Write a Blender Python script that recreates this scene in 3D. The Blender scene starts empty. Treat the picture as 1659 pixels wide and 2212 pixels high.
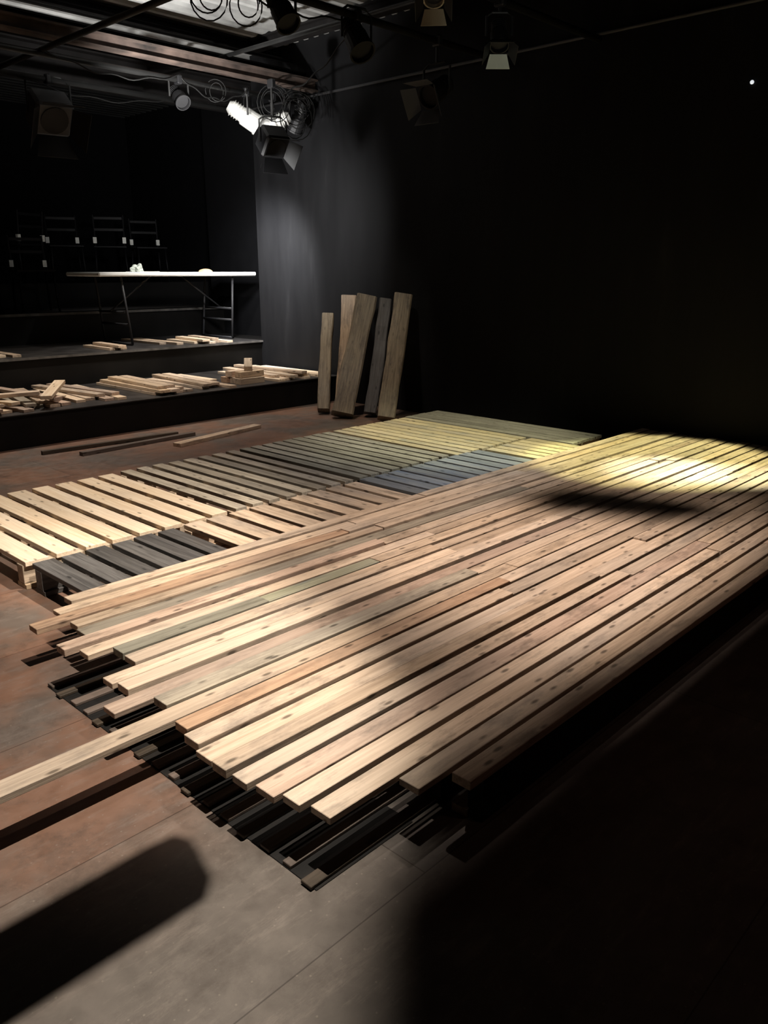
import bpy, bmesh, math, random
from mathutils import Vector, Matrix
random.seed(7)
S=bpy.context.scene
C=S.collection
S.view_settings.view_transform='Standard'

# ---------------------------------------------------------------- helpers
def new_mat(name):
    m=bpy.data.materials.new(name); m.use_nodes=True
    nt=m.node_tree; b=nt.nodes["Principled BSDF"]
    return m,nt,b
def N(nt,t,**k):
    n=nt.nodes.new(t)
    for a,v in k.items():
        if a.startswith("_"): setattr(n,a[1:],v)
        else: n.inputs[a].default_value=v
    return n
def ramp(nt,stops):
    r=nt.nodes.new("ShaderNodeValToRGB"); e=r.color_ramp.elements
    while len(e)<len(stops): e.new(.5)
    for i,(p,c) in enumerate(stops):
        e[i].position=p; e[i].color=(*c,1) if len(c)==3 else c
    return r
def mixc(nt,mode,fac,a,b):
    m=nt.nodes.new("ShaderNodeMix"); m.data_type='RGBA'; m.blend_type=mode
    L=nt.links.new
    for sock,v in ((m.inputs[0],fac),(m.inputs[6],a),(m.inputs[7],b)):
        if isinstance(v,bpy.types.NodeSocket): L(v,sock)
        elif isinstance(v,(int,float)): sock.default_value=v
        else: sock.default_value=(*v,1)
    return m.outputs[2]
def mathn(nt,op,a,b=0.0):
    m=nt.nodes.new("ShaderNodeMath"); m.operation=op
    for s,v in ((m.inputs[0],a),(m.inputs[1],b)):
        if isinstance(v,bpy.types.NodeSocket): nt.links.new(v,s)
        else: s.default_value=v
    return m.outputs[0]

def wood(name,light,dark,stain=(.05,.038,.030),stain_amt=.5,rough=.62,var=.45,knot=.8):
    m,nt,b=new_mat(name); L=nt.links.new
    tc=N(nt,"ShaderNodeTexCoord"); oi=N(nt,"ShaderNodeObjectInfo")
    at=N(nt,"ShaderNodeAttribute"); at.attribute_name="tint"
    rnd=mathn(nt,'FRACT',mathn(nt,'ADD',oi.outputs["Random"],at.outputs["Fac"]))
    off=mathn(nt,'MULTIPLY',rnd,37.0)
    cx=N(nt,"ShaderNodeCombineXYZ"); L(off,cx.inputs[0]); L(off,cx.inputs[1]); L(off,cx.inputs[2])
    va=N(nt,"ShaderNodeVectorMath",_operation='ADD'); L(tc.outputs["Object"],va.inputs[0]); L(cx.outputs[0],va.inputs[1])
    def mapped(sc):
        mp=N(nt,"ShaderNodeMapping"); mp.inputs["Scale"].default_value=sc; L(va.outputs[0],mp.inputs[0]); return mp.outputs[0]
    g=N(nt,"ShaderNodeTexNoise",Scale=2.2,Detail=9.0,Roughness=.68,Distortion=.5); L(mapped((1.2,28,28)),g.inputs["Vector"])
    r=ramp(nt,[(.34,dark),(.5,tuple((x+y)/2 for x,y in zip(light,dark))),(.64,light)]); L(g.outputs["Fac"],r.inputs[0])
    s=N(nt,"ShaderNodeTexNoise",Scale=1.0,Detail=8.0,Roughness=.7); L(mapped((4.0,12,12)),s.inputs["Vector"])
    sr=ramp(nt,[(.50,(0,0,0)),(.68,(1,1,1))]); L(s.outputs["Fac"],sr.inputs[0])
    f=mathn(nt,'MULTIPLY',sr.outputs[0],stain_amt)
    c=mixc(nt,'MIX',f,r.outputs[0],stain)
    g2=N(nt,"ShaderNodeTexNoise",Scale=.7,Detail=3.0); L(mapped((1.3,3,3)),g2.inputs["Vector"])
    gr=ramp(nt,[(.45,(0,0,0)),(.65,(1,1,1))]); L(g2.outputs["Fac"],gr.inputs[0])
    c=mixc(nt,'MIX',mathn(nt,'MULTIPLY',gr.outputs[0],.35),c,tuple(sum(dark)/3*1.1*k for k in (1.08,1.0,.92)))
    v=N(nt,"ShaderNodeTexVoronoi",Scale=1.0); L(mapped((7,21,21)),v.inputs["Vector"])
    kr=ramp(nt,[(.08,(1,1,1)),(.18,(0,0,0))]); L(v.outputs["Distance"],kr.inputs[0])
    c=mixc(nt,'MIX',mathn(nt,'MULTIPLY',kr.outputs[0],knot),c,tuple(x*.18 for x in dark))
    br=mathn(nt,'ADD',mathn(nt,'MULTIPLY',rnd,var),1-var*.6)
    cb=N(nt,"ShaderNodeCombineXYZ")
    for i in range(3): L(br,cb.inputs[i])
    c=mixc(nt,'MULTIPLY',1.0,c,cb.outputs[0])
    L(c,b.inputs["Base Color"]); b.inputs["Roughness"].default_value=rough
    b.inputs["Specular IOR Level"].default_value=.3
    bp=N(nt,"ShaderNodeBump",Strength=.5,Distance=.005); L(g.outputs["Fac"],bp.inputs["Height"]); L(bp.outputs[0],b.inputs["Normal"])
    return m
def plain(name,col,rough=.5,metal=0.,noise=.35,scale=6.,spec=.5):
    m,nt,b=new_mat(name); L=nt.links.new
    tc=N(nt,"ShaderNodeTexCoord"); n=N(nt,"ShaderNodeTexNoise",Scale=scale,Detail=5.0); L(tc.outputs["Object"],n.inputs["Vector"])
    r=ramp(nt,[(.3,tuple(x*(1-noise) for x in col)),(.7,tuple(min(1,x*(1+noise)) for x in col))]); L(n.outputs["Fac"],r.inputs[0])
    L(r.outputs[0],b.inputs["Base Color"]); b.inputs["Roughness"].default_value=rough; b.inputs["Metallic"].default_value=metal
    b.inputs["Specular IOR Level"].default_value=spec
    return m
def emis(name,col,st):
    m,nt,b=new_mat(name); b.inputs["Base Color"].default_value=(*col,1)
    b.inputs["Emission Color"].default_value=(*col,1); b.inputs["Emission Strength"].default_value=st
    return m

W_PINE=wood("pine_new",(.86,.71,.54),(.68,.50,.33),stain_amt=.10,var=.2)
W_PALE=wood("pine_pale_worn",(.74,.59,.455),(.48,.36,.26),stain_amt=.6,var=.35)
W_HONEY=wood("pine_honey",(.68,.525,.37),(.43,.31,.20),stain_amt=.55,var=.35)
W_TAN=wood("pine_tan",(.66,.515,.385),(.39,.29,.205),stain_amt=.6,var=.35)
W_ORANGE=wood("wood_orange",(.54,.37,.25),(.32,.20,.13),stain_amt=.5)
W_PINK=wood("wood_pink",(.60,.455,.36),(.38,.27,.205),stain_amt=.6,var=.35)
W_GREY=wood("wood_grey",(.44,.39,.31),(.24,.205,.16),stain_amt=.5)
W_OLIVE=wood("wood_olive",(.36,.345,.28),(.19,.18,.14),stain_amt=.4)
W_GREEN=wood("wood_green",(.46,.45,.33),(.28,.28,.19),stain=(.17,.21,.24),stain_amt=.7)
W_BLUE=wood("wood_bluegrey",(.31,.33,.34),(.16,.18,.20),stain=(.10,.14,.25),stain_amt=.6)
W_NAVY=wood("wood_navy",(.05,.08,.16),(.02,.03,.07),stain_amt=.3)
W_YELLOW=wood("wood_yellow",(.66,.56,.35),(.42,.35,.20),stain=(.25,.26,.22),stain_amt=.75)
W_BLACK=wood("wood_black",(.125,.120,.118),(.045,.043,.043),stain_amt=.4,rough=.6)
W_UNDER=wood("wood_underdeck_dark",(.010,.009,.009),(.005,.005,.005),stain_amt=.3,rough=.8)  # near-black; puts the dark under the deck into the colour
W_DARK=wood("wood_dark",(.10,.075,.055),(.04,.03,.02),stain_amt=.4)
W_BATT=wood("wood_batten",(.17,.13,.11),(.09,.07,.06),stain_amt=.5)
W_POST=wood("wood_post",(.31,.25,.17),(.13,.10,.068),stain_amt=.75,knot=.4)
W_POSTO=wood("wood_post_warm",(.42,.30,.195),(.19,.13,.082),stain_amt=.75,knot=.4)

def box_into(bm,c,s,rot=0.0,bev=.002,tint=0.0,lay=None,tilt=(0,0)):
    t=bmesh.new(); bmesh.ops.create_cube(t,size=1)
    bmesh.ops.scale(t,vec=s,verts=t.verts)
    if bev: bmesh.ops.bevel(t,geom=t.edges[:],offset=min(bev,min(s)*.3),segments=1,affect='EDGES')
    M=Matrix.Translation(c)@Matrix.Rotation(rot,4,'Z')@Matrix.Rotation(tilt[0],4,'Y')@Matrix.Rotation(tilt[1],4,'X')
    bmesh.ops.transform(t,matrix=M,verts=t.verts)
    mp={}
    for v in t.verts: mp[v]=bm.verts.new(v.co)
    for f in t.faces:
        nf=bm.faces.new([mp[v] for v in f.verts])
        if lay is not None: nf[lay]=tint
    t.free()
def tube_into(bm,pts,r,seg=8):
    pts=[Vector(p) for p in pts]; prev=None
    for i,p in enumerate(pts):
        d=(pts[min(i+1,len(pts)-1)]-pts[max(i-1,0)]).normalized()
        up=Vector((0,0,1)) if abs(d.z)<.95 else Vector((1,0,0))
        a=d.cross(up).normalized(); b=d.cross(a).normalized()
        ring=[bm.verts.new(p+a*(r*math.cos(2*math.pi*k/seg))+b*(r*math.sin(2*math.pi*k/seg))) for k in range(seg)]
        if prev:
            for k in range(seg): bm.faces.new((prev[k],prev[(k+1)%seg],ring[(k+1)%seg],ring[k]))
        else: bm.faces.new(ring[::-1])
        prev=ring
    bm.faces.new(prev)
def plate_into(bm,pts,th=.002):
    a=[bm.verts.new(p) for p in pts]; b=[bm.verts.new((p[0],p[1],p[2]+th)) for p in pts]
    bm.faces.new(a); bm.faces.new(b[::-1]); n=len(a)
    for i in range(n): bm.faces.new((a[i],a[(i+1)%n],b[(i+1)%n],b[i]))
def finish(name,bm,mat,parent=None,loc=(0,0,0),rot=(0,0,0),smooth=False,**props):
    bmesh.ops.recalc_face_normals(bm,faces=bm.faces)
    me=bpy.data.meshes.new(name); bm.to_mesh(me); bm.free()
    if smooth:
        for p in me.polygons: p.use_smooth=True
    me.materials.append(mat)
    o=bpy.data.objects.new(name,me); C.objects.link(o); o.location=loc; o.rotation_euler=rot
    if parent: o.parent=parent
    for k,v in props.items(): o[k]=v
    return o
def boxes(name,lst,mat,**k):
    bm=bmesh.new(); lay=bm.faces.layers.float.new("tint")
    for e in lst:
        box_into(bm,e[0],e[1],rot=e[2] if len(e)>2 else 0,tint=random.random() if len(lst)>1 else 0,lay=lay,bev=k.get("bev",.0015))
    k.pop("bev",None)
    return finish(name,bm,mat,**k)
def tubes(name,lst,r,mat,seg=8,**k):
    bm=bmesh.new()
    for p in lst: tube_into(bm,p,r,seg)
    return finish(name,bm,mat,smooth=True,**k)
def empty(name,loc=(0,0,0),rot=(0,0,0),**props):
    o=bpy.data.objects.new(name,None); C.objects.link(o); o.location=loc; o.rotation_euler=rot; o.empty_display_size=.1
    for k,v in props.items(): o[k]=v
    return o

# ---------------------------------------------------------------- materials for room
def wall_mat():
    m,nt,b=new_mat("wall_black_paint"); L=nt.links.new
    tc=N(nt,"ShaderNodeTexCoord")
    mp=N(nt,"ShaderNodeMapping"); mp.inputs["Scale"].default_value=(3,3,.5); L(tc.outputs["Object"],mp.inputs[0])
    n=N(nt,"ShaderNodeTexNoise",Scale=1.6,Detail=7.0,Roughness=.65); L(mp.outputs[0],n.inputs["Vector"])
    r=ramp(nt,[(.3,(.0045,.0045,.0052)),(.6,(.0078,.0078,.0086)),(.8,(.016,.016,.017))]); L(n.outputs["Fac"],r.inputs[0])
    L(r.outputs[0],b.inputs["Base Color"]); b.inputs["Roughness"].default_value=.65; b.inputs["Specular IOR Level"].default_value=.15
    return m
M_WALL=wall_mat()
M_BACK=plain("wall_dark",(.0025,.0025,.003),rough=.85,noise=.2,spec=.1)
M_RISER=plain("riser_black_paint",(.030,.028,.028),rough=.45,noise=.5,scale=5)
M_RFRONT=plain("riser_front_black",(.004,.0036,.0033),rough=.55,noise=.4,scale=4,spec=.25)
M_LIT_EDGE=plain("riser_lit_edge_grey",(.09,.085,.08),rough=.6,noise=.5,scale=9)  # paler grey puts the steps' lit edges into the colour
M_STEEL=plain("fixture_black",(.010,.010,.011),rough=.5,noise=.2,spec=.3)
M_SILVER=plain("fixture_silver",(.62,.62,.60),rough=.35,metal=.5,noise=.15)
M_DIM=plain("dim_grey_paint",(.05,.05,.054),rough=.6,noise=.15)
M_LEG=plain("table_leg_dark",(.022,.022,.024),rough=.5,noise=.15,spec=.3)
M_PIPE=plain("pipe_black",(.014,.014,.014),rough=.5,metal=.3,noise=.3)
M_BEAM=plain("beam_rust",(.065,.045,.037),rough=.8,noise=.85,scale=4)
M_BEAMK=plain("beam_black",(.008,.007,.007),rough=.7,noise=.4,spec=.2)
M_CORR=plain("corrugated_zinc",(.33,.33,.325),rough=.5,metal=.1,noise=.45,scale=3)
M_CORRK=plain("corrugated_unlit",(.010,.010,.010),rough=.7,noise=.4,scale=3,spec=.2)  # same sheeting darkened where unlit; shade put into the colour
M_WHITE=plain("table_plastic_white",(.86,.86,.83),rough=.45,noise=.03)
M_CHAIR=plain("chair_dark",(.004,.004,.005),rough=.5,noise=.3,spec=.2)
M_CAP=plain("chair_cap_pale",(.85,.85,.8),rough=.5,noise=.1)
M_CABLE=plain("cable_rubber",(.006,.006,.006),rough=.6,noise=.1,spec=.2)

def floor_mat():
    m,nt,b=new_mat("floor_hardboard"); L=nt.links.new
    tc=N(nt,"ShaderNodeTexCoord"); g=tc.outputs["Object"]
    n1=N(nt,"ShaderNodeTexNoise",Scale=1.6,Detail=7.0,Roughness=.6); L(g,n1.inputs["Vector"])
    n2=N(nt,"ShaderNodeTexNoise",Scale=14.0,Detail=9.0,Roughness=.7,Distortion=.3); L(g,n2.inputs["Vector"])
    base=ramp(nt,[(.3,(.090,.078,.070)),(.7,(.132,.115,.103))]); L(n2.outputs["Fac"],base.inputs[0])
    rust=ramp(nt,[(.3,(.165,.092,.062)),(.7,(.225,.130,.092))]); L(n2.outputs["Fac"],rust.inputs[0])
    dull=ramp(nt,[(.3,(.115,.092,.079)),(.7,(.155,.126,.108))]); L(n2.outputs["Fac"],dull.inputs[0])
    f=ramp(nt,[(.40,(0,0,0)),(.54,(1,1,1))]); L(n1.outputs["Fac"],f.inputs[0])
    brown=mixc(nt,'MIX',f.outputs[0],dull.outputs[0],rust.outputs[0])
    sx=N(nt,"ShaderNodeSeparateXYZ"); L(g,sx.inputs[0])
    yy=mathn(nt,'ADD',sx.outputs[1],4.6)
    wob=mathn(nt,'ADD',yy,mathn(nt,'MULTIPLY',mathn(nt,'SUBTRACT',n1.outputs["Fac"],.5),.6))
    st=mathn(nt,'GREATER_THAN',yy,1.62)
    so=N(nt,"ShaderNodeMapRange"); so.inputs[1].default_value=1.3; so.inputs[2].default_value=1.85; L(wob,so.inputs[0])
    k=mathn(nt,'ADD',mathn(nt,'MULTIPLY',st,.3),mathn(nt,'MULTIPLY',so.outputs[0],.7))
    c=mixc(nt,'MIX',k,base.outputs[0],brown)
    mp=N(nt,"ShaderNodeMapping"); mp.inputs["Scale"].default_value=(2,9,1); mp.inputs["Rotation"].default_value=(0,0,.1); L(g,mp.inputs[0])
    n3=N(nt,"ShaderNodeTexNoise",Scale=2.5,Detail=9.0,Roughness=.78); L(mp.outputs[0],n3.inputs["Vector"])
    sf=ramp(nt,[(.52,(0,0,0)),(.70,(1,1,1))]); L(n3.outputs["Fac"],sf.inputs[0])
    c=mixc(nt,'MIX',mathn(nt,'MULTIPLY',sf.outputs[0],.55),c,(.23,.20,.18))
    n4=N(nt,"ShaderNodeTexNoise",Scale=5.0,Detail=9.0,Roughness=.8); L(g,n4.inputs["Vector"])
    df=ramp(nt,[(.51,(0,0,0)),(.66,(1,1,1))]); L(n4.outputs["Fac"],df.inputs[0])
    c=mixc(nt,'MIX',mathn(nt,'MULTIPLY',df.outputs[0],.55),c,(.055,.043,.036))
    vo=N(nt,"ShaderNodeTexVoronoi",Scale=38.0); L(g,vo.inputs["Vector"])
    vr=ramp(nt,[(.05,(1,1,1)),(.12,(0,0,0))]); L(vo.outputs["Distance"],vr.inputs[0])
    c=mixc(nt,'MIX',mathn(nt,'MULTIPLY',vr.outputs[0],.45),c,(.26,.23,.20))
    br=N(nt,"ShaderNodeTexBrick",Scale=1.0); br.offset=.5
    br.inputs["Color1"].default_value=(.80,.80,.82,1); br.inputs["Color2"].default_value=(1.1,1.06,1.02,1); br.inputs["Mortar"].default_value=(.35,.3,.28,1)
    br.inputs["Mortar Size"].default_value=.0018; br.inputs["Brick Width"].default_value=2.44; br.inputs["Row Height"].default_value=.61
    mp2=N(nt,"ShaderNodeMapping"); mp2.inputs["Location"].default_value=(.9,2.98,0); L(g,mp2.inputs[0]); L(mp2.outputs[0],br.inputs["Vector"])
    c=mixc(nt,'MULTIPLY',.85,c,br.outputs["Color"])
    L(c,b.inputs["Base Color"])
    rr=ramp(nt,[(.3,(.42,)*3),(.7,(.6,)*3)]); L(n2.outputs["Fac"],rr.inputs[0]); L(rr.outputs[0],b.inputs["Roughness"])
    return m
M_FLOOR=floor_mat()

# ---------------------------------------------------------------- room shell
def room_box(name,lo,hi,mat,**k):
    c=[(a+b)/2 for a,b in zip(lo,hi)]; s=[b-a for a,b in zip(lo,hi)]
    return boxes(name,[((0,0,0),s)],mat,loc=c,bev=0,kind="structure",**k)
room_box("floor",(-3,-3,-.1),(7.2,12.2,0),M_FLOOR)
def wall_part(name,parts,mat):
    bm=bmesh.new()
    for lo,hi in parts: box_into(bm,[(a+b)/2 for a,b in zip(lo,hi)],[b-a for a,b in zip(lo,hi)],bev=0)
    finish(name,bm,mat,kind="structure")
wall_part("wall_east",[((6.0,-3,0),(6.2,7.7,3.7)),((6.2,7.6,0),(6.65,7.7,3.7))],M_WALL)
wall_part("wall_northeast",[((6.45,7.7,0),(6.65,9.3,3.7)),((6.95,9.3,0),(7.15,12,3.7)),((6.65,9.2,0),(7.15,9.3,3.7))],M_BACK)  # recess shade put into the darker wall colour
room_box("wall_north",(-3,12,0),(7.2,12.2,3.7),M_BACK)
room_box("wall_west",(-3.2,-3,0),(-3,12,3.7),M_BACK)
room_box("wall_south",(-3,-3.2,0),(7.2,-3,3.7),M_BACK)
def corrug(y0,y1,mat):
    bm=bmesh.new(); y=y0; prof=[]
    while y<y1-.01:
        prof+=[(y,3.55),(y+.055,3.55),(y+.065,3.60),(y+.13,3.60)]; y+=.15
    prof.append((y1,3.55)); prev=None
    for (yy,zz) in prof:
        a=bm.verts.new((-3,yy,zz)); b=bm.verts.new((7.2,yy,zz))
        if prev: bm.faces.new((prev[0],a,b,prev[1]))
        prev=(a,b)
    finish("ceiling",bm,mat,kind="structure")
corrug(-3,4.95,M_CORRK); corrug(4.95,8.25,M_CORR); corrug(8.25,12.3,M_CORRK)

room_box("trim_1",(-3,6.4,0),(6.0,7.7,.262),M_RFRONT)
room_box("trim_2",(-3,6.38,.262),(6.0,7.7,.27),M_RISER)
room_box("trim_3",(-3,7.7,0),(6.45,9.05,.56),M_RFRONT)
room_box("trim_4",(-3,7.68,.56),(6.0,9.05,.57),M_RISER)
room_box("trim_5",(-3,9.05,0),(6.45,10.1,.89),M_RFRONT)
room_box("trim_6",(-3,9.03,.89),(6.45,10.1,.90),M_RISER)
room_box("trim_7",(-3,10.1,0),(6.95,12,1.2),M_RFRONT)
room_box("trim_8",(-3,9.015,.875),(6.45,9.03,.902),M_LIT_EDGE)
room_box("trim_9",(-3,7.67,.550),(6.0,7.68,.571),M_LIT_EDGE)

# ---------------------------------------------------------------- pallets
H=math.pi/2
def pallet(x0,x1,y0,y1,n,fill,mat,under,label,z=.13,jit=.004):
    W=x1-x0; Ln=y1-y0
    e=empty("pallet",((x0+x1)/2,(y0+y1)/2,0),(0,0,H),label=label,category="pallet",group="wooden pallets laid side by side as a stage")
    pitch=W/n; sw=pitch*fill
    lst=[]
    for i in range(n):
        yy=-W/2+pitch*(i+.5)
        lst.append(((random.uniform(-.008,.008),yy,z-.011),(Ln-.01,sw*random.uniform(.93,1.04),.022),random.uniform(-jit,jit)))
    boxes("top_slats",lst,mat,parent=e)
    for k in range(3):
        xx=(-Ln/2+.05,0,Ln/2-.05)[k]
        boxes("stringer",[((0,0,0),(W-.02,.06,z-.044))],under,parent=e,loc=(xx,0,.022+(z-.044)/2),rot=(0,0,H))
        boxes("bottom_board",[((0,0,0),(W-.02,.09,.021))],under,parent=e,loc=(xx,0,.011),rot=(0,0,H))
    return e
pallet(1.30,2.41,3.42,4.64,8,.74,W_PINE,W_HONEY,"new pale pine pallet with wide bright slats")
pallet(2.43,3.35,3.42,4.65,8,.66,W_GREY,W_TAN,"weathered grey-brown pallet with open slats")
pallet(3.37,4.27,3.43,4.66,9,.76,W_OLIVE,W_OLIVE,"greenish grey pallet with close slats")
pallet(4.29,5.16,3.40,4.67,9,.80,W_YELLOW,W_YELLOW,"yellowish tan pallet with close slats")
pallet(5.18,5.64,3.02,4.69,5,.88,W_OLIVE,W_GREY,"dull olive pallet next to the wall")
pallet(1.32,2.05,2.26,3.38,6,.78,W_BLACK,W_BLACK,"weathered black pallet beside the loose boards")
pallet(2.08,3.32,2.26,3.39,9,.74,W_TAN,W_TAN,"light brown pallet partly under loose boards")
pallet(3.34,4.55,2.26,3.40,10,.80,W_BLUE,W_NAVY,"blue-grey pallet partly under loose boards")
pallet(4.58,5.16,2.26,3.37,6,.82,W_YELLOW,W_OLIVE,"yellowish pallet partly under loose boards")
for x in (1.45,2.1,3.1,4.0,4.9,5.5):
    boxes("support_beam",[((0,0,0),(1.08,.07,.117))],W_UNDER,loc=(x,1.68,.081),rot=(0,0,H),
          label="very dark timber beam holding up the loose boards",category="beam",group="timber beams under the board deck")
boxes("edge_shade_strip",[((0,0,0),(4.45,.05,.139))],W_UNDER,loc=(3.66,1.045,.0695),label="long black board added to darken the deck edge",category="beam")  # added black strip; puts shade in under the deck edge

# ---------------------------------------------------------------- loose boards of the deck
looks={ 'H':(W_HONEY,"honey pine"),'T':(W_TAN,"tan pine"),'P':(W_PALE,"pale worn pine"),'O':(W_ORANGE,"orange-brown"),
        'K':(W_PINK,"pinkish brown"),'G':(W_GREY,"weathered grey"),'V':(W_OLIVE,"olive grey"),'E':(W_GREEN,"green and blue stained"),'D':(W_POSTO,"dark brown"),'B':(W_BLUE,"blue-grey")}
def board(x0,x1,yc,w,code,z=.14,th=.03,rot=0.):
    m,d=looks[code]
    return boxes("wooden_board",[((0,0,0),(x1-x0,w,th))],m,loc=((x0+x1)/2,yc,z+th/2),rot=(0,0,rot),
       label=d+" reclaimed board lying flat in the stage deck",category="board",group="loose boards forming the deck")
starts=[(1.22,"PTOTHT"),(1.14,"TPHTTP"),(1.02,"OTPHTG"),(1.13,"TPTGTK"),(1.12,"GTPHTT"),(1.01,"KPTTHT"),(1.05,"PTKTPT"),
 (1.13,"VETTPT"),(1.13,"TPTTKT"),(1.01,"PTPTGT"),(1.02,"PTPTKT"),(.93,"KPTHTH"),(1.05,"GPTTDT"),(.38,"TTPHTP"),(1.02,"OPTTGT"),(1.00,"PTKTTH"),
 (.985,"PPKTTG"),(.98,"TPHTDT"),(.985,"PTTKHT"),(1.00,"KTPTGT"),(1.02,"PTTTKT"),(1.04,"PTHTTK"),(1.26,"TKKTDT"),(1.36,"TTKTTT")]
pitch=.0772
for i,(xs,seq) in enumerate(starts):
    yc=2.815-pitch*i
    x=xs; k=0
    while x<5.9:
        ln=random.uniform(1.2,2.9) if k else random.uniform(1.4,2.8)
        if xs<.5 and k==0: ln=2.3
        if seq[k%len(seq)]in"VE": ln=.6
        if seq[k%len(seq)]=="O": ln=min(ln,1.5)
        xe=min(x+ln,5.93)
        if 5.93-xe<.7: xe=5.93
        board(x,xe,yc+random.uniform(-.003,.003),random.uniform(.057,.070),seq[k%len(seq)],rot=random.uniform(-.0014,.0014),th=random.choice((.018,.020,.022,.026)))
        x=xe+random.uniform(.001,.004); k+=1
boxes("shade_sheet",[((0,0,0),(.33,1.36,.003))],W_UNDER,loc=(1.15,1.83,.0015),label="thin black sheet standing in for shade under the deck ends",category="panel")  # dark sheet put in place of the deck's shadow on the floor
n=17
for i in range(n):
    y=1.175+i*(1.32/(n-1))
    x0=.975+(.012 if i%3 else 0); x1=1.40 if y<1.16 else (1.30 if y>2.22 else 2.0)
    boxes("batten",[((0,0,0),(x1-x0,.030 if i%2 else .036,.010))],W_BATT if i%3 else W_DARK,loc=((x0+x1)/2,y,.008),
        label="long dull flat slat on the floor running under the deck",category="slat",group="slats below the board deck")
boxes("wood_block",[((0,0,0),(.075,.05,.024))],W_TAN,loc=(1.46,1.088,.012),rot=(0,0,.05),label="short pale offcut block at the deck corner",category="wood block")

# ---------------------------------------------------------------- leaning posts
def post(base,top,w,d,mat,label,side=(.72,.69,0)):
    b=Vector(base); t=Vector(top); a=(t-b); L=a.length; a.normalize()
    yv=a.cross(Vector(side)).normalized(); zv=a.cross(yv).normalized()
    R=Matrix((a,yv,zv)).transposed().to_4x4()
    bm=bmesh.new(); lay=bm.faces.layers.float.new("tint")
    n=9; prev=None; px=py=0
    for i in range(n):
        x=-L/2+L*i/(n-1); px+=random.uniform(-.006,.006); py+=random.uniform(-.006,.006)
        ww=w/2*random.uniform(.93,1.05); dd=d/2*random.uniform(.93,1.05); c=.16
        ring=[bm.verts.new((x,px+sx*ww,py+sy*dd)) for sx,sy in ((1,1-c),(1-c,1),(-1+c,1),(-1,1-c),(-1,-1+c),(-1+c,-1),(1-c,-1),(1,-1+c))]
        if prev:
            for k in range(8): bm.faces.new((prev[k],prev[(k+1)%8],ring[(k+1)%8],ring[k]))
        else: bm.faces.new(ring[::-1])
        prev=ring
    bm.faces.new(prev)
    o=finish("timber_post",bm,mat,label=label,category="timber post",group="timber posts leaning on the wall")
    o.matrix_world=Matrix.Translation((b+t)/2)@R
    return o
post((5.27,5.84,.04),(5.72,6.23,.92),.12,.11,W_POST,"shorter brown timber post leaning on the wall")
post((5.41,5.72,.04),(5.88,6.12,1.08),.15,.13,W_POSTO,"chunky warm brown timber beam leaning on the wall")
post((5.23,5.53,.04),(5.82,5.80,1.10),.20,.16,W_POST,"thickest rough brown timber beam leaning on the wall")
post((5.47,5.39,.04),(5.87,5.58,1.08),.12,.11,W_BLACK,"black painted timber beam leaning on the wall")
post((5.35,5.07,.04),(5.85,5.33,1.12),.165,.14,W_POST,"brown timber beam standing apart, leaning on wall")

# ---------------------------------------------------------------- loose wood on floor & risers
def loose(x,y,z,L,w,th,ang,mat,label,group,tilt=0.,name="wooden_board"):
    return boxes(name,[((0,0,0),(L,w,th))],mat,loc=(x,y,z+th/2+abs(math.sin(tilt))*L/2),rot=(0,-tilt,ang),label=label,category="board" if name=="wooden_board" else "wood block",group=group)
gf="loose sticks on the floor"
loose(3.14,6.02,0,1.15,.035,.03,-.07,W_DARK,"thin dark stick lying on the stage floor",gf)
loose(3.28,5.84,0,1.05,.05,.03,.06,W_BATT,"thin brown batten lying on the stage floor",gf)
loose(3.92,5.66,0,.98,.085,.03,.20,W_TAN,"single brown plank lying on the stage floor",gf)
g1="boards heaped on the lowest step"
def heap(xs,y0,z,mats,lab,grp,L=1.05,ang=(0,0,0),lay=.028,w=.09):
    for i,(x,k) in enumerate(xs):
        loose(x,y0+random.uniform(-.07,.07)*(1 if abs(ang[0])<.15 else .3),z+k*lay,L*random.uniform(.85,1.08),w*random.uniform(.9,1.05),lay-.003,H+ang[k]+random.uniform(-.008,.008),mats[i%len(mats)],lab,grp)
lab="pale offcut board in a heap on the black step"
heap([(2.10,0),(2.22,0),(2.34,0),(2.46,0),(2.60,0),(2.20,1),(2.36,1),(2.50,1),(2.30,2),(2.44,2)],7.02,.27,[W_PINE,W_PINK,W_PALE],lab,g1,ang=(.12,-.16,.3))
heap([(2.80,0),(2.91,0),(3.02,0),(2.82,1),(2.95,1),(2.90,2)],7.05,.27,[W_GREY,W_PALE,W_PINK],lab,g1,ang=(.03,-.2,.12))
heap([(3.22,0),(3.33,0),(3.44,0),(3.55,0),(3.32,1),(3.46,1)],7.08,.27,[W_PINE,W_PALE,W_PINK],lab,g1,ang=(-.06,.14,0))
loose(3.00,6.70,.355,.62,.09,.03,.95,W_PINE,"board resting askew on top of a heap",g1,tilt=.08)
loose(2.62,6.72,.355,.5,.09,.03,-.5,W_PALE,"board resting askew on top of a heap",g1,tilt=.05)
heap([(3.88,0),(3.98,0),(4.08,0),(4.18,0),(3.90,1),(4.00,1),(4.10,1),(3.94,2),(4.04,2)],7.04,.27,[W_TAN,W_HONEY,W_PALE],"reclaimed board in a neat stack on the step",g1,ang=(.02,0,-.05))
heap([(4.38,0),(4.49,0),(4.60,0),(4.44,1),(4.55,1)],7.02,.27,[W_PALE,W_TAN],lab,g1,ang=(.05,-.07,0))
heap([(4.75,0)],7.25,.27,[W_PINE],lab,g1,L=.75,ang=(.02,0,0))
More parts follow.
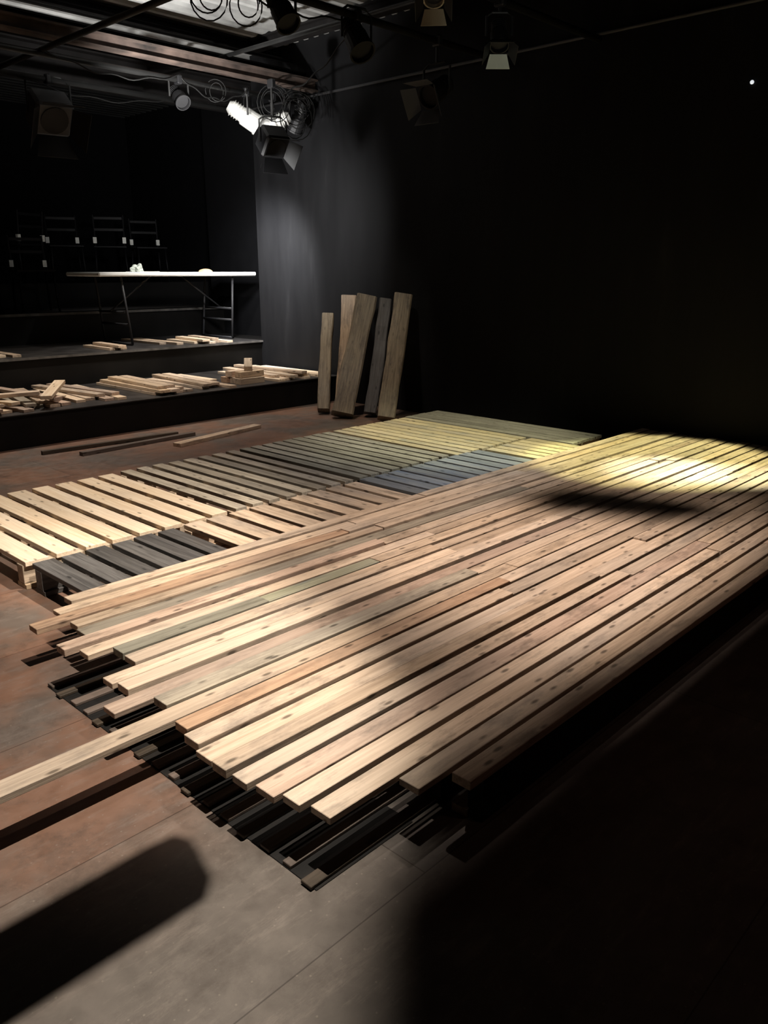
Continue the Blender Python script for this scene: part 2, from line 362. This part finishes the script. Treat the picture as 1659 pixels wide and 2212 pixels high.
for i,(x,y,k,a) in enumerate([(4.95,6.57,0,.0),(4.97,6.68,0,-.0),(4.94,6.79,0,.0),(4.98,6.61,1,.05),(4.96,6.74,1,0.05)]):
    loose(x,y,.27+k*.06,.30,.095,.058,a,(W_HONEY,W_PALE,W_ORANGE)[i%3],"thick short timber block stacked on the step","timber blocks stacked on the step",name="wood_block")
loose(5.02,6.68,.385,.22,.08,.05,.9,W_HONEY,"thick short timber block tilted on the stack","timber blocks stacked on the step",tilt=.3,name="wood_block")
heap([(5.24,0),(5.35,0),(5.46,0),(5.57,0),(5.68,0),(5.79,0),(5.90,0),(5.32,1),(5.45,1),(5.63,1),(5.5,2)],6.98,.27,[W_PINE,W_PALE,W_HONEY],lab,g1,L=1.0,ang=(.02,-.08,.1))
g2="boards lying on the second step"
heap([(3.05,0),(3.17,0)],8.2,.57,[W_PINE,W_TAN],"pale board lying on the second black step",g2,L=.9,ang=(.03,0,0))
heap([(4.16,0),(4.27,0),(4.22,1)],8.0,.57,[W_TAN,W_HONEY],"brown board lying on the second black step",g2,L=.55,ang=(.02,-.04,0))
heap([(5.20,0),(5.31,0),(5.42,0),(5.53,0),(5.26,1),(5.44,1)],8.05,.57,[W_PINE,W_PINE,W_TAN],"bright pale board under the folding table",g2,L=.62,ang=(.03,-.08,0))
heap([(4.98,0),(4.86,0)],8.35,.57,[W_TAN],"brown board lying on the second black step",g2,L=.9,ang=(.03,0,0))

# ---------------------------------------------------------------- folding table
tb=empty("folding_table",(5.23,8.42,.57),label="white plastic folding table with grey metal legs on step",category="table")
boxes("table_top",[((0,0,.745),(2.02,.74,.045))],M_WHITE,parent=tb,bev=.012)
for s in (-1,1):
    x=s*.72; xo=s*.66
    tubes("leg_frame",[[(x,-.28,.72),(xo,-.30,.02)],[(x,.28,.72),(xo,.30,.02)],[(xo,-.30,.014),(xo,.30,.014)],[(x-.02*s,-.285,.35),(x-.02*s,.285,.35)],[(xo*1.02,-.29,.22),(xo*1.02,.29,.22)]],.0135,M_LEG,parent=tb)
    tubes("brace",[[(x,0,.36),(s*.2,0,.72)]],.009,M_LEG,parent=tb)
bm=bmesh.new(); bmesh.ops.create_icosphere(bm,subdivisions=3,radius=.055)
for v in bm.verts:
    f=1+.35*math.sin(v.co.x*90)*math.cos(v.co.y*75+1)+random.uniform(-.12,.12)
    v.co=Vector((v.co.x*f*1.3,v.co.y*f,max(0,v.co.z*f*1.0+.02)))
finish("crumpled_paper",bm,plain("paper_crumple",(.58,.64,.59),rough=.8,noise=.2,scale=20),loc=(4.72,8.15,1.338),label="crumpled white paper on the folding table",category="paper")
bm=bmesh.new(); bmesh.ops.create_icosphere(bm,subdivisions=3,radius=.06)
for v in bm.verts: v.co=Vector((v.co.x*1.5,v.co.y,max(0,v.co.z*.6)))
finish("sponge",bm,plain("sponge_tan",(.62,.42,.22),rough=.9,noise=.2,scale=20),loc=(5.62,8.2,1.338),smooth=True,label="small tan sponge lying on the folding table",category="sponge")
boxes("paper_sheet",[((0,0,0),(.30,.21,.006),.2)],M_WHITE,loc=(4.90,8.35,1.3405),label="white paper sheet on the folding table",category="paper")

# ---------------------------------------------------------------- chairs
def chair(x,y,z,rot):
    e=empty("chair",(x,y,z),(0,0,rot),label="dark chair with slim legs and pale caps on top step",category="chair",group="dark chairs on the top step")
    boxes("seat",[((0,0,.45),(.42,.42,.03))],M_CHAIR,parent=e,bev=.01)
    for sx in (-1,1):
        tubes("leg",[[(sx*.18,-.18,.44),(sx*.20,-.20,0)]],.013,M_CHAIR,parent=e)
        tubes("leg",[[(sx*.18,.18,.44),(sx*.20,.22,0)]],.013,M_CHAIR,parent=e)
        boxes("bracket",[((sx*.182,.20,.53),(.045,.035,.075))],M_CAP,parent=e)
    bm=bmesh.new()
    for sx in (-1,1): tube_into(bm,[(sx*.18,.19,.44),(sx*.185,.23,.84)],.013)
    for zz in (.66,.80): box_into(bm,(0,.215,zz),(.36,.015,.035),bev=.003)
    finish("backrest",bm,M_CHAIR,parent=e)
for i,(x,y) in enumerate([(3.75,10.45),(4.45,10.4),(5.05,10.45),(5.65,10.4),(6.25,10.45)]):
    chair(x,y,1.2,random.uniform(-.5,.5)+(math.pi if i%2 else 0))
chair(3.45,9.5,.9,.4); chair(4.2,9.55,.9,-.2)

# ---------------------------------------------------------------- ceiling steel
def beam(name,lo,hi,mat,label):
    c=[(a+b)/2 for a,b in zip(lo,hi)]; s=[b-a for a,b in zip(lo,hi)]
    al=0 if s[0]>s[1] else 1; L=s[al]; w=s[1-al]; h=s[2]
    lst=[((0,0,-h/2+.008),(L,w,.016)),((0,0,h/2-.008),(L,w,.016)),((0,0,0),(L,.014,h-.03))]
    return boxes(name,lst,mat,loc=c,rot=(0,0,0 if al==0 else H),bev=0,label=label,category="steel beam")
beam("steel_beam",(-3,6.62,3.06),(6.0,6.72,3.17),M_BEAM,"rust-brown steel beam crossing under the metal ceiling")
beam("steel_beam",(-3,6.80,3.20),(6.0,6.86,3.26),M_BEAMK,"slim black steel beam beside the rust-brown one")
beam("steel_beam",(-3,7.17,3.44),(6.0,7.27,3.55),M_BEAMK,"black steel joist under the metal ceiling")
beam("steel_beam",(5.58,-3,3.44),(5.68,7.16,3.55),M_BEAMK,"black steel joist running across the ceiling ribs")
beam("steel_beam",(-3,4.9,3.44),(5.57,5.0,3.55),M_BEAMK,"black steel joist nearer the stage")
beam("steel_beam",(-3,8.2,3.1),(6.45,8.4,3.42),M_BEAMK,"deep black steel beam above the steps")
def pipe(p,q,r,label,mat=M_PIPE):
    return tubes("lighting_pipe",[[p,q]],r,mat,seg=12,label=label,category="pipe",group="pipes of the lighting grid")
pipe((-3,6.66,2.94),(6.0,6.66,2.94),.025,"black lighting pipe hung below the beam")
pipe((-3,4.4,3.0),(6.0,4.4,3.0),.025,"black lighting pipe above the stage")
pipe((-3,3.5,3.0),(6.0,3.5,3.0),.025,"black lighting pipe above the pallets")
pipe((-3,7.45,2.94),(6.0,7.45,2.94),.025,"black lighting pipe above the steps")
pipe((5.975,-3,3.03),(5.975,7.7,3.03),.012,"thin grey pipe running along the wall",M_DIM)
pipe((4.95,-3,3.22),(4.95,7.9,3.22),.018,"black pipe crossing the lighting grid")
pipe((3.2,4.0,2.97),(3.2,8.1,2.97),.022,"black pipe crossing the lighting grid")
pipe((-3,7.0,3.38),(6.0,7.0,3.38),.014,"thin black conduit below the metal ceiling")

# ---------------------------------------------------------------- stage lights
def stage_light(loc,aim,label,body=M_STEEL,scale=1.,boxy=False,door_mat=None,pipe_z=3.0,lensmat=None,one_door=False):
    loc=Vector(loc); e=empty("stage_light",loc,label=label,category="stage light",group="theatre lights hanging from the grid")
    d=(Vector(aim)-loc).normalized(); q=d.to_track_quat('-Z','Y')
    def part(nm,bm,mat,rotated=True,smooth=False):
        o=finish(nm,bm,mat,parent=e,smooth=smooth)
        if rotated: o.rotation_euler=q.to_euler()
        return o
    s=scale
    bm=bmesh.new()
    if boxy: box_into(bm,(0,0,.02*s),(.26*s,.24*s,.20*s),bev=.02*s); box_into(bm,(0,0,.14*s),(.18*s,.16*s,.06*s),bev=.01*s)
    else:
        prof=[(.0,.22),(.05,.22),(.075,.18),(.08,.05),(.10,.03),(.105,-.13),(.115,-.13),(.115,-.15),(.10,-.15)]
        seg=20; prev=None
        for r,z in prof:
            ring=[bm.verts.new((r*s*math.cos(2*math.pi*k/seg),r*s*math.sin(2*math.pi*k/seg),z*s)) for k in range(seg)] if r>0 else None
            if ring and prev:
                for k in range(seg): bm.faces.new((prev[k],prev[(k+1)%seg],ring[(k+1)%seg],ring[k]))
            elif ring: bm.faces.new(ring)
            prev=ring
        for zz in (.08,.11,.14,.17):
            bmesh.ops.create_cone(bm,cap_ends=True,segments=20,radius1=.09*s,radius2=.09*s,depth=.008*s,matrix=Matrix.Translation((0,0,zz*s)))
    part("body",bm,body)
    bm=bmesh.new(); bmesh.ops.create_cone(bm,cap_ends=True,segments=20,radius1=.095*s,radius2=.095*s,depth=.012*s,matrix=Matrix.Translation((0,0,(-.10 if not boxy else -.082)*s)))
    part("lens",bm,lensmat or M_STEEL)
    if door_mat or boxy:
        for k in range(4):
            bm=bmesh.new(); a=k*H
            z0=-.155*s if not boxy else -.09*s
            ip=.11*s; w0=.10*s; w1=.14*s; o2=.19*s; dz=-.13*s
            vs=[(-w0,ip,z0),(w0,ip,z0),(w1,o2,z0+dz),(-w1,o2,z0+dz)]
            vv=[bm.verts.new(v) for v in vs]+[bm.verts.new((v[0],v[1]+.003,v[2])) for v in vs]
            for f in ((0,1,2,3),(7,6,5,4),(0,4,5,1),(1,5,6,2),(2,6,7,3),(3,7,4,0)): bm.faces.new([vv[i] for i in f])
            bmesh.ops.rotate(bm,verts=bm.verts,cent=(0,0,0),matrix=Matrix.Rotation(a,3,'Z'))
            part("barn_door",bm,(door_mat or M_STEEL) if (k==2 or not one_door) else M_STEEL)
    top=pipe_z-loc.z
    bm=bmesh.new(); ww=.15*s
    tube_into(bm,[(-ww,0,0),(-ww,0,.20*s),(-ww*.6,0,.24*s),(ww*.6,0,.24*s),(ww,0,.20*s),(ww,0,0)],.009)
    if top>.24*s: tube_into(bm,[(0,0,.24*s),(0,0,top)],.011)
    o=part("yoke",bm,M_PIPE,rotated=False); o.rotation_euler=(0,0,q.to_euler().z)
    bm=bmesh.new(); box_into(bm,(0,0,top),(.05,.075,.075),bev=.01); part("clamp",bm,M_STEEL,rotated=False)
    return e
M_PALE=plain("gel_frame_pale",(.62,.70,.60),rough=.5,noise=.1)
M_CREAM=plain("cream_metal",(.30,.27,.19),rough=.5,noise=.2)
stage_light((5.12,6.66,2.73),(5.9,6.2,2.2),"silver theatre spotlight catching light in the cluster",body=M_SILVER,pipe_z=2.94,scale=.85)
stage_light((5.44,6.66,2.71),(4.7,7.4,2.3),"silver theatre spotlight beside another in the cluster",body=M_SILVER,pipe_z=2.94,scale=.8)
stage_light((5.06,6.20,2.46),(4.9,5.4,1.7),"black box floodlight with barn doors hanging low",boxy=True,pipe_z=2.94,scale=.9)
stage_light((5.76,6.66,2.78),(5.7,8.0,.8),"black theatre light at the end of the cluster",pipe_z=2.94,scale=.75)
stage_light((4.40,6.66,2.80),(4.0,3.0,0),"small black theatre light under the beam",scale=.6,pipe_z=2.94)
stage_light((3.60,7.45,2.66),(3.2,4.2,.2),"large dim flood light panel hanging above the steps",boxy=True,body=M_DIM,scale=1.25,pipe_z=2.94)
stage_light((2.95,7.45,2.70),(2.8,5.2,.2),"black theatre light above the steps",pipe_z=2.94)
stage_light((5.20,4.40,2.66),(4.0,4.3,2.0),"black theatre light with a grey barn door",door_mat=M_DIM,scale=.8)
stage_light((4.75,3.50,2.80),(3.6,2.4,.2),"black theatre light with pale gel frame",door_mat=M_PALE,scale=.55,one_door=True)
stage_light((4.10,3.50,2.93),(3.0,2.6,.2),"cream coloured theatre light close to ceiling",body=M_CREAM,door_mat=M_CREAM,scale=.55,one_door=True)
stage_light((4.35,4.40,2.86),(4.0,2.4,.2),"black theatre light on the stage pipe",scale=.8)
stage_light((3.7,4.40,2.90),(3.6,2.4,.2),"black theatre light on the stage pipe",scale=.7)
def cable(cx,cy,cz,r,turns,label,axis=0.6):
    pts=[]; n=int(18*turns)
    for i in range(n):
        a=i/18*2*math.pi; rr=r*(1+.3*math.sin(a*.37+cx)+.12*math.sin(a*1.3+cz*9))
        pts.append((cx+rr*math.cos(a)*math.cos(axis)+.01*i/18,cy-rr*math.cos(a)*math.sin(axis)+.012*i/18,cz+rr*math.sin(a)*1.1))
    return tubes("cable",[pts],.0045,M_CABLE,seg=6,label=label,category="cable",group="cables looped on the lighting grid")
cable(3.15,4.4,2.88,.09,3.4,"black cable coiled on the grid")
cable(3.42,4.4,2.89,.08,2.3,"black cable looped on the grid")
cable(5.62,6.50,2.84,.12,4.2,"black cable coiled near the light cluster")
cable(5.30,6.48,2.86,.12,3.4,"black cable looped near the light cluster")
cable(4.75,6.60,2.90,.07,2.4,"black cable looped on the pipe")
cable(5.45,6.36,2.72,.14,2.3,"black cable hanging in loops beside the cluster",axis=.2)
def drape(p,q,sag,label,r=.006):
    p=Vector(p); q=Vector(q); pts=[]
    for i in range(25):
        t=i/24; v=p.lerp(q,t); v.z-=sag*4*t*(1-t)+.012*math.sin(t*23); pts.append(v)
    return tubes("cable",[pts],r,M_CABLE,seg=6,label=label,category="cable",group="cables looped on the lighting grid")
drape((3.2,6.63,2.97),(4.4,6.63,2.97),.10,"black cable drooping from the pipe")
drape((4.4,6.63,2.97),(5.14,6.63,2.97),.14,"black cable drooping from the pipe")
drape((3.2,4.4,3.0),(4.35,4.4,3.0),.09,"black cable drooping from the pipe")
drape((3.2,7.45,2.97),(4.9,7.45,2.97),.13,"black cable drooping from the pipe")
drape((4.95,5.0,3.2),(5.45,6.6,2.97),.12,"black cable drooping from the pipe")
bm=bmesh.new(); bmesh.ops.create_uvsphere(bm,u_segments=12,v_segments=8,radius=.013)
finish("indicator_lamp",bm,emis("lamp_white",(.9,.95,1),.8),loc=(5.99,2.33,2.55),label="tiny white indicator lamp on the dark wall",category="lamp")

# ---------------------------------------------------------------- lights
def spot(name,loc,aim,power,half,blend,col,r=.02):
    l=bpy.data.lights.new(name,'SPOT'); l.energy=power; l.spot_size=math.radians(half*2); l.spot_blend=blend; l.color=col; l.shadow_soft_size=r
    o=bpy.data.objects.new(name,l); C.objects.link(o); o.location=loc
    o.rotation_euler=(Vector(aim)-Vector(loc)).to_track_quat('-Z','Y').to_euler(); return o
def shaped_light(L,aim,plates,label,frac=.2):
    """theatre light body round the lamp position with added out-of-view plates that cast its shadows"""
    e=stage_light(L+Vector((.05,-.05,.20)),aim,label,pipe_z=3.5,scale=.8)
    for pl in plates:
        bm=bmesh.new()
        fr=pl.get("frac",frac)
        P=[L+fr*(Vector((x,y,0))-L)-e.location for x,y in pl["pts"]]
        plate_into(bm,P)
        tube_into(bm,[P[-1],(P[-1].x*.5,P[-1].y*.5-.1,.0),(0,-.08,.1)],.003)
        finish("blocker",bm,M_STEEL,parent=e)  # added plate, out of view, there only to cast a shadow
WARM=(1,.89,.75)
L1=Vector((1.3,1.2,3.1))
spot("key_spot",L1,(0,2.6,0),620,34.5,.36,WARM,.007)
bar=[(-.15,1.31),(.80,1.31),(.85,1.36),(.89,1.50),(.87,1.55),(.80,1.56),(-.15,1.56)]
corner=[(4.0,1.06),(1.16,1.06),(1.00,.98),(.87,.82),(.76,.58),(.66,-.3),(4.0,-.3)]
shaped_light(L1,(0,2.6,0),[dict(pts=bar,frac=.28),dict(pts=corner,frac=.06)],"theatre spotlight with added unseen light blockers on arms")
spot("deck_patch",(1.5,1.5,3.05),(1.28,1.50,.1),75,9,.8,WARM,.02)
spot("deck_patch",(2.2,2.0,3.05),(2.05,2.50,.1),60,11,.9,WARM,.02)
spot("pallet_spot",(2.6,2.0,3.05),(1.75,4.1,0),720,24,.8,WARM,.03)
L2=Vector((2.6,1.8,3.05))
spot("deck_soft",L2,(2.7,2.0,0),410,38,1.,(1,.82,.69),.015)
pool_shadow=[(3.45,2.25),(3.75,2.50),(4.10,2.35),(4.22,1.9),(4.30,1.5),(3.95,1.4),(3.70,1.7)]
arc=[(2.02,2.50),(2.14,2.42),(2.06,2.1),(1.94,1.75),(1.96,1.45),(2.06,1.22),(1.84,1.16),(1.74,1.42),(1.76,1.8),(1.92,2.15)]
shaped_light(L2,(2.5,2.2,0),[dict(pts=[(-.5,1.06),(5.2,1.06),(5.2,-.6),(-.5,-.6)],frac=.10),dict(pts=arc,frac=.05),dict(pts=pool_shadow,frac=.075)],"theatre spotlight with an added unseen flag below its lens")
L3=Vector((4.2,1.5,3.05))
spot("deck_right",L3,(3.1,1.5,0),125,24,1.,(1,.79,.66),.015)
shaped_light(L3,(3.3,1.5,0),[dict(pts=[(1.,1.06),(6.,1.06),(6.,-.6),(1.,-.6)],frac=.10),dict(pts=pool_shadow,frac=.075)],"theatre spotlight with an added unseen flag below its lens")
spot("yellow_spot",(5.6,1.9,3.0),(5.0,2.3,0),560,17,.35,(1,.98,.50),.03)
spot("yellow_core",(5.6,1.9,3.0),(4.72,2.12,0),950,9,1.,(1,1,.88),.03)
spot("yellow_core",(5.6,1.6,3.0),(4.9,1.72,0),500,8,1.,(1,1,.80),.03)
spot("yellow_far",(4.2,2.2,3.0),(4.75,3.8,0),440,22,.8,(1,.94,.66),.03)
spot("blue_tint",(4.4,1.6,3.0),(3.9,3.6,0),130,20,.9,(.75,.88,1),.03)
spot("steps_spot",(5.1,6.9,2.90),(5.3,7.9,.7),250,36,.7,(1,.95,.88),.03)
spot("steps_wash",(3.2,6.8,2.85),(3.1,7.15,.3),200,42,.8,WARM,.03)
spot("steps_wash",(5.2,6.9,2.45),(5.0,7.1,.3),85,44,.8,WARM,.03)
spot("floor_wash",(3.4,4.6,2.9),(3.8,5.5,0),120,45,.9,(1,.80,.68),.08)
spot("posts_wash",(4.6,4.9,2.9),(5.6,5.8,.8),80,22,.9,(1,.9,.75),.05)
spot("wall_spot",(4.4,6.2,2.0),(6.05,7.2,1.8),260,56,1.,(1,.99,.97),.10)
spot("wall_hot",(5.1,7.1,2.0),(6.0,7.5,1.36),300,50,1.,(.97,.98,1),.10)
spot("chair_glint",(4.3,8.6,2.9),(4.9,10.4,1.7),12,38,1.,(1,.98,.95),.03)  # added lamp, only to bring out the dark chairs
spot("roof_bounce",(4.1,6.0,2.45),(4.7,6.8,3.55),185,60,.7,(1,.98,.94),.03)
spot("cluster_glint",(4.6,5.9,2.75),(5.25,6.66,2.75),32,20,.8,(1,.98,.94),.03)
spot("gel_glint",(3.9,2.6,2.4),(4.6,3.4,2.8),5,30,.8,(.95,1,.92),.03)
spot("red_floor_fill",(2.6,-1.2,2.9),(2.5,.1,0),11,34,1.,(1,.55,.38),.1)  # added reddish fill lamp with no fixture
w=bpy.data.worlds.new("World"); S.world=w; w.use_nodes=True
w.node_tree.nodes["Background"].inputs[0].default_value=(.5,.6,1,1); w.node_tree.nodes["Background"].inputs[1].default_value=.001

# ---------------------------------------------------------------- camera
cam=bpy.data.cameras.new("camera"); co=bpy.data.objects.new("camera",cam); C.objects.link(co)
cam.sensor_fit='HORIZONTAL'; cam.sensor_width=36; cam.lens=36*1741/1659; cam.clip_start=.02
th=math.radians(16.66); a=math.radians(43.6)
co.location=(0,0,1.35)
d=Vector((math.cos(a)*math.cos(th),math.sin(a)*math.cos(th),-math.sin(th)))
co.rotation_euler=d.to_track_quat('-Z','Y').to_euler()
S.camera=co
